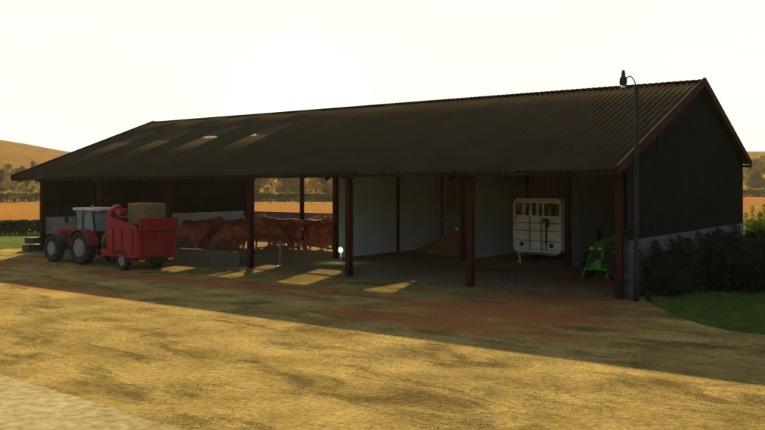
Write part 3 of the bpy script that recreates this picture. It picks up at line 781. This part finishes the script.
# terrain: polar grid round the camera foot, flat near, hills far
def terrain_h(lat, dep):
    r = math.hypot(lat, dep); az = math.atan2(lat, dep)
    d0 = 230+120*min(1, max(0, (math.degrees(az)+20)/40))
    if r < d0: return 0.0
    u = min(1, (r-d0)/480); s = u*u*(3-2*u)
    a = math.degrees(az)
    hh = 40
    # skyline: higher on the far left, lower towards x=60 px, level on the right
    if a < -18: hh = 27+16*min(1, (-18-a)/10)
    hh += 5*noise.noise(Vector((lat*.004, dep*.004, 1)))+1.5*noise.noise(Vector((lat*.02, dep*.02, 2)))
    if 700 < r: hh *= 1-.25*min(1, (r-710)/900)
    return s*hh
bm = bmesh.new(); rs = [0.5, 5, 12, 25, 50, 80, 120, 160, 200]+[230+22*k for k in range(34)]+[1000, 1100, 1250, 1400]
na = 300; rings = []
for r in rs:
    rings.append([bm.verts.new(W(r*math.sin(2*math.pi*k/na), r*math.cos(2*math.pi*k/na), terrain_h(r*math.sin(2*math.pi*k/na), r*math.cos(2*math.pi*k/na))-.02)) for k in range(na)])
bm.faces.new(rings[0][::-1])
for i, (a, b) in enumerate(zip(rings, rings[1:])):
    for k in range(na):
        f = bm.faces.new((a[k], b[k], b[(k+1) % na], a[(k+1) % na])); f.smooth = True
        f.material_index = 1 if rs[i] >= 200 else 0
bmesh.ops.recalc_face_normals(bm, faces=bm.faces)
me = bpy.data.meshes.new('ground'); bm.to_mesh(me); bm.free()
o = link('ground', me, M['turf']); me.materials.append(M['hill']); tag(o, kind='structure')

def wobble(pts, amp, step=1.5):
    out = []
    for a, b in zip(pts, pts[1:]+pts[:1]):
        a, b = Vector(a[:2]), Vector(b[:2]); n = max(1, int((b-a).length/step))
        nrm = (b-a).orthogonal().normalized()
        for k in range(n):
            p = a+(b-a)*k/n; out.append(p+nrm*amp*noise.noise(Vector((p.x*.5, p.y*.5, 0))))
    return out
yard = [(-39,-60), (60,-60), (60,-8)]
edge = [G(x, y) for x, y in ((900,342), (765,334.5), (735,332), (700,324.5), (672,314), (653,302), (640,291))]
yard += [(p.x, p.y) for p in edge]+[(.3,.1), (.2,18.5), (-36.5,18.5), (-36.5,14), (-38.6,4)]
sheet('yard', wobble(yard, .35), .004, M['yard'])
sheet('barn_floor', [(XL,-.3), (-.02,-.3), (-.02,TW), (XL,TW)], .012, M['floor'])
a, b_ = G(0, 374.5), G(182, 430)
dr = (b_-a).normalized(); nr_ = Vector((dr.y, -dr.x, 0))
if nr_.dot(CAM-a) < 0: pass
nr_ = nr_ if (nr_.dot(FWD) < 0) else -nr_
s0, s1 = a-dr*14, b_+dr*8
sheet('concrete_slab', wobble([s0, s1, s1+nr_*9, s0+nr_*9], .12, .6), .014, M['slab'])
def wsheet(name, pts, z, m): return sheet(name, wobble([W(*p) for p in pts], 2.5, 12), z, m)
wsheet('field', [(-160,72), (-12,72), (30,92), (120,92), (260,330), (60,335), (-60,215), (-200,215)], .05, M['field'])
wsheet('field', [(-90,192), (20,192), (24,206), (-90,206)], .11, M['strip'])

# gravel stones over the near yard
bm = bmesh.new(); rnd = random.Random(11)
base = bmesh.ops.create_icosphere(bm, subdivisions=1, radius=1)['verts']
tv = [v.co.copy() for v in base]; tf = [[v.index for v in f.verts] for f in bm.faces]; bm.verts.index_update(); tf = [[v.index for v in f.verts] for f in bm.faces]; bm.free()
V, F_ = [], []
cnt = 0
while cnt < 14000:
    dep = 11+rnd.random()**1.6*22; lat = rnd.uniform(-.56, .56)*dep
    p = W(lat, dep)
    if p.y > -.6 or p.x > 16: continue
    dn = noise.noise(Vector((p.x*.45, p.y*.45, 5)))+.5*noise.noise(Vector((p.x*1.5, p.y*1.5, 2)))
    if dn < rnd.uniform(-.15, .5): continue
    s = rnd.uniform(.004, .009)*(1+.8*(rnd.random() < .02)); off = len(V); rz = rnd.random()*6.28
    for c in tv:
        x, y = c.x*s*1.3, c.y*s
        V.append((p.x+x*math.cos(rz)-y*math.sin(rz), p.y+x*math.sin(rz)+y*math.cos(rz), .006+s*.35+c.z*s*.6))
    F_ += [[off+i for i in f] for f in tf]; cnt += 1
me = bpy.data.meshes.new('gravel'); me.from_pydata(V, [], F_)
tag(link('gravel', me, M['stone']), 'loose small stones scattered across the sandy yard', 'gravel', kind='stuff')

# loose straw trodden over the barn floor and its threshold
V, F_ = [], []; rnd = random.Random(21)
while len(F_) < 9000:
    x = rnd.uniform(-35, -.5); y = rnd.gauss(5, 5)
    if not -4.5 < y < 16.5 or (-31 < x < -18.5 and y < 2): continue
    if noise.noise(Vector((x*.5, y*.5, 9))) < rnd.uniform(-.3, .45)-(.25 if x < -18 else 0): continue
    a_ = rnd.random()*6.28; l_ = rnd.uniform(.05, .14); w_ = .005; dx, dy = math.cos(a_), math.sin(a_); o_ = len(V); z0 = rnd.uniform(.018, .035)
    V += [(x-dx*l_-dy*w_, y-dy*l_+dx*w_, z0), (x-dx*l_+dy*w_, y-dy*l_-dx*w_, z0), (x+dx*l_+dy*w_, y+dy*l_-dx*w_, z0+.02), (x+dx*l_-dy*w_, y+dy*l_+dx*w_, z0+.02)]
    F_.append((o_, o_+1, o_+2, o_+3))
me = bpy.data.meshes.new('loose_straw'); me.from_pydata(V, [], F_)
tag(link('loose_straw', me, M['straw']), 'loose straw trodden over the floor of the barn', 'straw', kind='stuff')

# ------------------------------------------------------------------ grass in front of the shrubs
def inpoly(p, poly):
    c = False
    for a, b in zip(poly, poly[1:]+poly[:1]):
        if (a[1] > p[1]) != (b[1] > p[1]) and p[0] < (b[0]-a[0])*(p[1]-a[1])/(b[1]-a[1])+a[0]: c = not c
    return c
gp = [(p.x, p.y) for p in edge[1:]]+[(.5,1.2), (.5,6), (9,9), (16,9)]
gp = [(G(1000, 345).x, G(1000,345).y)]+gp
V, F_ = [], []; rnd = random.Random(5)
xs = [p[0] for p in gp]; ys = [p[1] for p in gp]
cnt = 0
while cnt < 60000:
    x, y = rnd.uniform(min(xs), max(xs)), rnd.uniform(min(ys), max(ys))
    if not inpoly((x, y), gp): continue
    cnt += 1
    h = rnd.uniform(.06, .17)*(1+.6*noise.noise(Vector((x*.9, y*.9, 0)))); a = rnd.random()*6.28; w = .009
    dx, dy = math.cos(a), math.sin(a); lx_, ly_ = rnd.gauss(0, .35)*h, rnd.gauss(0, .35)*h; o_ = len(V)
    V += [(x-dx*w, y-dy*w, 0), (x+dx*w, y+dy*w, 0), (x+dx*w*.6+lx_*.5, y+dy*w*.6+ly_*.5, h*.6), (x-dx*w*.6+lx_*.5, y-dy*w*.6+ly_*.5, h*.6), (x+lx_, y+ly_, h)]
    F_ += [(o_, o_+1, o_+2, o_+3), (o_+3, o_+2, o_+4)]
me = bpy.data.meshes.new('grass'); me.from_pydata(V, [], F_)
tag(link('grass', me, M['grass']), 'short green grass beside the yard at the barn corner', 'grass', kind='stuff')

# ------------------------------------------------------------------ foliage
def leaf(V, F_, p, s, rnd, elong=1.6, up=None):
    n = Vector((rnd.gauss(0,1), rnd.gauss(0,1), rnd.gauss(0,1)+.3)).normalized()
    t = n.orthogonal().normalized(); t.rotate(Matrix.Rotation(rnd.random()*6.28, 3, n)); b = n.cross(t)
    o_ = len(V)
    V += [p-t*s*elong*.5, p+b*s*.4, p+t*s*elong*.5, p-b*s*.4]; F_.append((o_, o_+1, o_+2, o_+3))
def shrub_mesh(seed, h, w):
    rnd = random.Random(seed); V, F_ = [], []; mb = MB()
    for k in range(44):
        a = rnd.random()*6.28; r0 = rnd.random()*w*.3; tilt = rnd.uniform(.0, .42)
        p0 = Vector((math.cos(a)*r0, math.sin(a)*r0, 0)); L_ = h*(rnd.uniform(.55, .95) if rnd.random() < .75 else rnd.uniform(1.0, 1.35))*(1-.25*tilt)
        p2 = p0+Vector((math.cos(a)*L_*tilt, math.sin(a)*L_*tilt, L_)); p1 = (p0+p2)/2+Vector((rnd.gauss(0,.08), rnd.gauss(0,.08), .1))
        mb.tube([p0, p1, p2], [.016, .011, .004], 4, False)
        nl = int(105*L_)
        for j in range(nl):
            u = rnd.random()**.75; q = (p0*(1-u)**2+p1*2*u*(1-u)+p2*u*u)
            sp = .19*(1.1-u*.85)+.02
            leaf(V, F_, q+Vector((rnd.gauss(0, sp), rnd.gauss(0, sp), rnd.gauss(0, sp*.6)-.02)), rnd.uniform(.05, .10), rnd, 1.8)
    for v in V:
        if v.z < .02: v.z = .02+rnd.random()*.1
    me = bpy.data.meshes.new('leaves'); me.from_pydata(V, [], F_)
    m2 = bpy.data.meshes.new('stems'); mb.bm.to_mesh(m2); mb.bm.free()
    return me, m2
def make_shrub(seed, h, w, lm):
    r = empty('shrub'); a, b = shrub_mesh(seed, h, w); link('leaves', a, lm, r); link('stems', b, M['bark'], r); return r
kinds = [make_shrub(1, 2.0, 1.5, M['leaf']), make_shrub(2, 1.7, 1.7, M['leaf']), make_shrub(3, 2.15, 1.3, M['leaf'])]
ky = make_shrub(4, 2.2, 1.8, M['leaf_y'])
spots = [(.95,1.45,.72,'low dark leafy shrub at the foot of the lamp post, nearest the barn corner'), (1.05,2.6,.98,'dark leafy shrub second from the barn corner against the block wall'), (2.1,3.9,.98,'dark leafy shrub in the front row just right of the lamp post shrubs'),
         (1.3,5.9,1.0,'dark leafy shrub third along the gable wall behind the front row'), (3.15,4.2,.95,'dark leafy shrub in the middle of the front row beside the grass'), (2.6,6.2,.95,'dark leafy shrub in the second row with tall shoots'),
         (4.2,4.6,.92,'dark leafy shrub right of the middle in the front row'), (1.4,8.2,1.0,'dark leafy shrub half way along the gable wall'), (3.8,6.9,.9,'dark leafy shrub behind the middle of the front row'),
         (5.3,5.0,.92,'dark leafy shrub near the right edge in the front row'), (1.4,10.6,1.0,'dark leafy shrub two thirds along the gable wall'), (5.1,7.2,.85,'dark leafy shrub in the second row near the right edge'),
         (1.5,13.2,1.0,'dark leafy shrub towards the rear corner of the gable wall'), (2.9,9.5,.9,'dark leafy shrub in the third row facing the gable wall'), (1.6,16.0,.95,'dark leafy shrub at the rear corner of the gable wall'),
         (7.0,5.6,.9,'dark leafy shrub cut by the right edge of the photo')]
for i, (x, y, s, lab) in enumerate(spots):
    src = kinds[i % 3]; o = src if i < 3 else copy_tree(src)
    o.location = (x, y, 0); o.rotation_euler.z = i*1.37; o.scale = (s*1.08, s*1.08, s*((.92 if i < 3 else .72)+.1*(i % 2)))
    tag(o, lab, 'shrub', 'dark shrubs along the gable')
q = W((762-CX)/FPX*48, 48); ky.location = (q.x, q.y, 0); tag(ky, 'yellow-green bush at the right edge beyond the rear corner of the barn', 'bush')

def hedge_mesh(L_, h, w, n, seed, ls):
    rnd = random.Random(seed); V, F_ = [], []
    for k in range(n):
        x = rnd.uniform(-L_/2, L_/2); u = rnd.random()
        hh = h*(1+.16*noise.noise(Vector((x*.4, seed, 0)))+.08*noise.noise(Vector((x*1.7, seed, 3))))
        z = hh*rnd.random()**.7; ww = w*.5*(1-.35*(z/hh)**3)
        y = rnd.choice((-1, 1))*ww*(1-.35*rnd.random()**2)
        if rnd.random() < .3: y = rnd.uniform(-ww, ww); z = hh*(1-.1*rnd.random())
        leaf(V, F_, Vector((x, y+rnd.gauss(0,.05), max(.03, z))), rnd.uniform(.6, 1.2)*ls, rnd, 1.6)
    me = bpy.data.meshes.new('hedge_leaves'); me.from_pydata(V, [], F_); return me
def hedge(lat0, dep0, lat1, dep1, h, w, n, ls, lab, seed, m='hedge', z=0):
    a, b = W(lat0, dep0), W(lat1, dep1); c = (a+b)/2
    L_ = (b-a).length
    o = link('hedge', hedge_mesh(L_, h, w, n, seed, ls), M[m], None, (c.x, c.y, z)); o.rotation_euler.z = math.atan2(b.y-a.y, b.x-a.x)
    tag(o, lab, 'hedge')
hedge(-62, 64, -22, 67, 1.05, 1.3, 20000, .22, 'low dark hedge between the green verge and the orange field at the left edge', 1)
hz = 1.0
hedge(-75, 205, -8, 210, 2.2, 3, 6000, .7, 'long dark hedgerow along the far side of the field, seen behind the barn', 2, 'tree_leaf2')
hedge(95, 318, 205, 322, 3.0, 4, 6000, 1.0, 'long dark hedgerow crossing the far field at the right edge', 3, 'tree_leaf2')
hedge(-190, 205, -78, 206, 2.4, 3, 6000, .8, 'dark hedgerow at the foot of the hill at the far left', 4, 'tree_leaf2')

def tree_mesh(seed, h, w, nl, ls):
    rnd = random.Random(seed); V, F_ = [], []; mb = MB()
    mb.tube([(0,0,-1), (0,0,h*.15), (.1,0,h*.35), (0,.1,h*.7)], [h*.03, h*.024, h*.018, h*.006], 7)
    cl = []
    for k in range(15):
        a = rnd.random()*6.28; el = rnd.random(); z = h*(.28+.62*el); rr = w*.5*math.sin(math.pi*min(1, (.18+.8*el)))*rnd.uniform(.35, .95)
        c = Vector((math.cos(a)*rr, math.sin(a)*rr, z)); cl.append((c, w*rnd.uniform(.13, .24)))
        mb.tube([(0,0,z*.55), c*.5+Vector((0,0,z*.38)), c], [h*.010, h*.007, h*.003], 5, False)
    for k in range(nl):
        c, r = rnd.choice(cl); d_ = Vector((rnd.gauss(0,1), rnd.gauss(0,1), rnd.gauss(0,.8))).normalized()*r*rnd.uniform(.5, 1.1)
        leaf(V, F_, c+d_, rnd.uniform(.6, 1.3)*ls, rnd, 1.3)
    me = bpy.data.meshes.new('crown'); me.from_pydata(V, [], F_); m2 = bpy.data.meshes.new('trunk'); mb.bm.to_mesh(m2); mb.bm.free(); return me, m2
def make_tree(seed, h, w, m, nl=2200, ls=.42):
    r = empty('tree'); a, b = tree_mesh(seed, h, w, nl, ls); link('crown', a, M[m], r); link('trunk', b, M['bark'], r); return r
tk = [make_tree(1, 9, 8, 'tree_leaf'), make_tree(2, 10, 7, 'tree_leaf2'), make_tree(3, 7.5, 8, 'tree_leaf2')]
# (pixel x, depth, kind, scale, label)
ts = []
kn = ['golden', 'olive', 'low olive']
def place(lst, where):
    for i, (px, dep, k, s) in enumerate(lst): ts.append((px, dep, k, s, where, i))
place([(2,243,1,.9), (14,262,2,.8), (-12,250,0,.9), (27,250,2,.75), (22,300,1,.8), (38,282,0,.7), (-25,282,1,1), (8,330,2,.8), (48,330,2,.7), (33,350,1,.7)], 'at the foot of the left hill')
place([(259,225,1,1.0), (284,232,1,1.1), (297,226,2,1.1), (316,240,0,1.1), (326,228,1,1.0), (272,300,0,1.0), (306,330,2,1.2), (337,250,2,1.1), (249,232,2,1.1), (268,246,2,.55)], 'seen through the open rear bay of the barn')
place([(750,372,1,1.3), (757,365,2,1.3), (764,378,1,1.2), (772,370,0,1.3), (755,430,1,1.3), (768,440,2,1.3), (782,380,2,1.3), (760,490,0,1.2), (790,430,1,1.3)], 'on the slope at the right edge beyond the field')
from mathutils import noise as _n
sides = ['leftmost', 'second from left', 'third from left', 'fourth from left', 'fifth from left', 'sixth from left', 'seventh from left', 'eighth from left', 'ninth from left', 'tenth from left']
byw = {}
for t_ in ts: byw.setdefault(t_[4], []).append(t_)
usedk = [False]*3
for where, l in byw.items():
    l.sort(key=lambda t_: t_[0])
    for rank, (px, dep, k, s, _, i) in enumerate(l):
        lat = (px-CX)/FPX*dep; o = tk[k] if not usedk[k] else copy_tree(tk[k]); usedk[k] = True
        o.location = W(lat, dep, terrain_h(lat, dep)-.05); o.rotation_euler.z = rank*2.1+k; o.scale = (s*1.05, s*1.05, s)
        tag(o, '%s-leaved tree %s, %s' % (kn[k], where, sides[rank]), 'tree', 'trees '+where)

# rail fence on the far side of the field seen through the barn
def rail_fence(lat0, dep0, lat1, dep1, lab):
    a, b = W(lat0, dep0), W(lat1, dep1); L_ = (b-a).length
    r = tag(empty('rail_fence', a, math.atan2(b.y-a.y, b.x-a.x)), lab, 'fence')
    n = int(L_/3)
    for k in range(n+1): MB().box((k*L_/n,0,.6), (.14,.14,1.25)).build('post', M['bark'], r)
    for z in (.45, .8, 1.12): MB().box((L_/2,-.09,z), (L_,.04,.11)).build('rail', M['bark'], r)
rail_fence(-36, 190, -4, 190, 'dark wooden rail fence crossing the field behind the barn')

# ------------------------------------------------------------------ world, sun, camera
HAZE = .00009
SUN_EL, SUN_AZ = 20.8, 43.4       # azimuth counter-clockwise from +Y
w = bpy.data.worlds.new('World'); sc.world = w; w.use_nodes = True
N, L = w.node_tree.nodes, w.node_tree.links; bg = N['Background']
sk = N.new('ShaderNodeTexSky'); sk.sky_type = 'NISHITA'; sk.sun_disc = False
sk.sun_elevation = R(SUN_EL); sk.sun_rotation = R(-SUN_AZ); sk.air_density = .8; sk.dust_density = 4.0; sk.ozone_density = .6
mx = N.new('ShaderNodeMix'); mx.data_type = 'RGBA'; mx.blend_type = 'MULTIPLY'; mx.inputs['Factor'].default_value = 1; mx.inputs['B'].default_value = (1.28, 1.18, 1.06, 1)
L.new(sk.outputs[0], mx.inputs['A'])
# hazy evening sky: the glow round the sun levels off at a pale cream instead of climbing on
tcw = N.new('ShaderNodeTexCoord'); mpw = N.new('ShaderNodeMapping'); mpw.inputs['Scale'].default_value = (1, 1, 5)
nw = N.new('ShaderNodeTexNoise'); nw.inputs['Scale'].default_value = 1.6; nw.inputs['Detail'].default_value = 6
L.new(tcw.outputs['Generated'], mpw.inputs[0]); L.new(mpw.outputs[0], nw.inputs['Vector'])
rw = N.new('ShaderNodeMapRange'); rw.inputs['From Min'].default_value = .3; rw.inputs['From Max'].default_value = .7; rw.inputs['To Min'].default_value = .94; rw.inputs['To Max'].default_value = 1.03
L.new(nw.outputs['Fac'], rw.inputs['Value'])
vc = N.new('ShaderNodeVectorMath'); vc.operation = 'SCALE'; vc.inputs[0].default_value = (5.25, 5.0, 4.6); L.new(rw.outputs['Result'], vc.inputs['Scale'])
vm = N.new('ShaderNodeVectorMath'); vm.operation = 'MINIMUM'; L.new(mx.outputs['Result'], vm.inputs[0]); L.new(vc.outputs[0], vm.inputs[1])
# brighter, whiter sky low over the roof on the sun's side
gd = (FWD*math.cos(R(6))-RGT*math.sin(R(6))); gd = (gd*math.cos(R(5.6))+Vector((0,0,math.sin(R(5.6))))).normalized()
dp = N.new('ShaderNodeVectorMath'); dp.operation = 'DOT_PRODUCT'; L.new(tcw.outputs['Generated'], dp.inputs[0]); dp.inputs[1].default_value = gd
gr = N.new('ShaderNodeMapRange'); gr.interpolation_type = 'SMOOTHERSTEP'; gr.inputs['From Min'].default_value = math.cos(R(6)); gr.inputs['From Max'].default_value = math.cos(0); gr.inputs['To Max'].default_value = 1.4
L.new(dp.outputs['Value'], gr.inputs['Value'])
va = N.new('ShaderNodeVectorMath'); va.operation = 'SCALE'; va.inputs[0].default_value = (1, 1, 1.1); L.new(gr.outputs['Result'], va.inputs['Scale'])
vs = N.new('ShaderNodeVectorMath'); vs.operation = 'ADD'; L.new(vm.outputs[0], vs.inputs[0]); L.new(va.outputs[0], vs.inputs[1])
L.new(vs.outputs[0], bg.inputs['Color']); bg.inputs['Strength'].default_value = .08
sl = bpy.data.lights.new('sun', 'SUN'); sl.energy = 5.0; sl.angle = R(.5); sl.color = (1, .82, .46)
so = bpy.data.objects.new('sun', sl); COL.objects.link(so)
az, el = R(SUN_AZ), R(SUN_EL)
sd = Vector((-math.sin(az)*math.cos(el), math.cos(az)*math.cos(el), math.sin(el)))
so.rotation_euler = sd.to_track_quat('Z', 'Y').to_euler(); so.location = (0, 0, 40)

hz_me = MB(); hz_me.box((0, 0, 37), (3400, 3400, 80))
hm = bpy.data.materials.new('haze_air'); hm.use_nodes = True; hn = hm.node_tree; hn.nodes.remove(hn.nodes['Principled BSDF'])
pv = hn.nodes.new('ShaderNodeVolumePrincipled'); pv.inputs['Density'].default_value = HAZE; pv.inputs['Color'].default_value = (1, .91, .78, 1); pv.inputs['Anisotropy'].default_value = .3
hn.links.new(pv.outputs[0], hn.nodes['Material Output'].inputs['Volume'])
tag(hz_me.build('haze', hm), 'thin warm evening haze over the fields', 'haze', kind='stuff')

cd = bpy.data.cameras.new('camera'); co = bpy.data.objects.new('camera', cd); COL.objects.link(co)
co.location = CAM; co.rotation_euler = (R(90), 0, YAW); cd.sensor_width = 36; cd.lens = FPX/765*36
cd.shift_y = -(215-HY)/765; cd.clip_end = 8000; sc.camera = co
sc.view_settings.view_transform = 'Standard'; sc.view_settings.look = 'None'; sc.view_settings.gamma = 1
sc.view_settings.exposure = 1.35
sc.view_settings.use_curve_mapping = False
sc.render.engine = 'CYCLES'; sc.cycles.max_bounces = 8; sc.cycles.transparent_max_bounces = 12
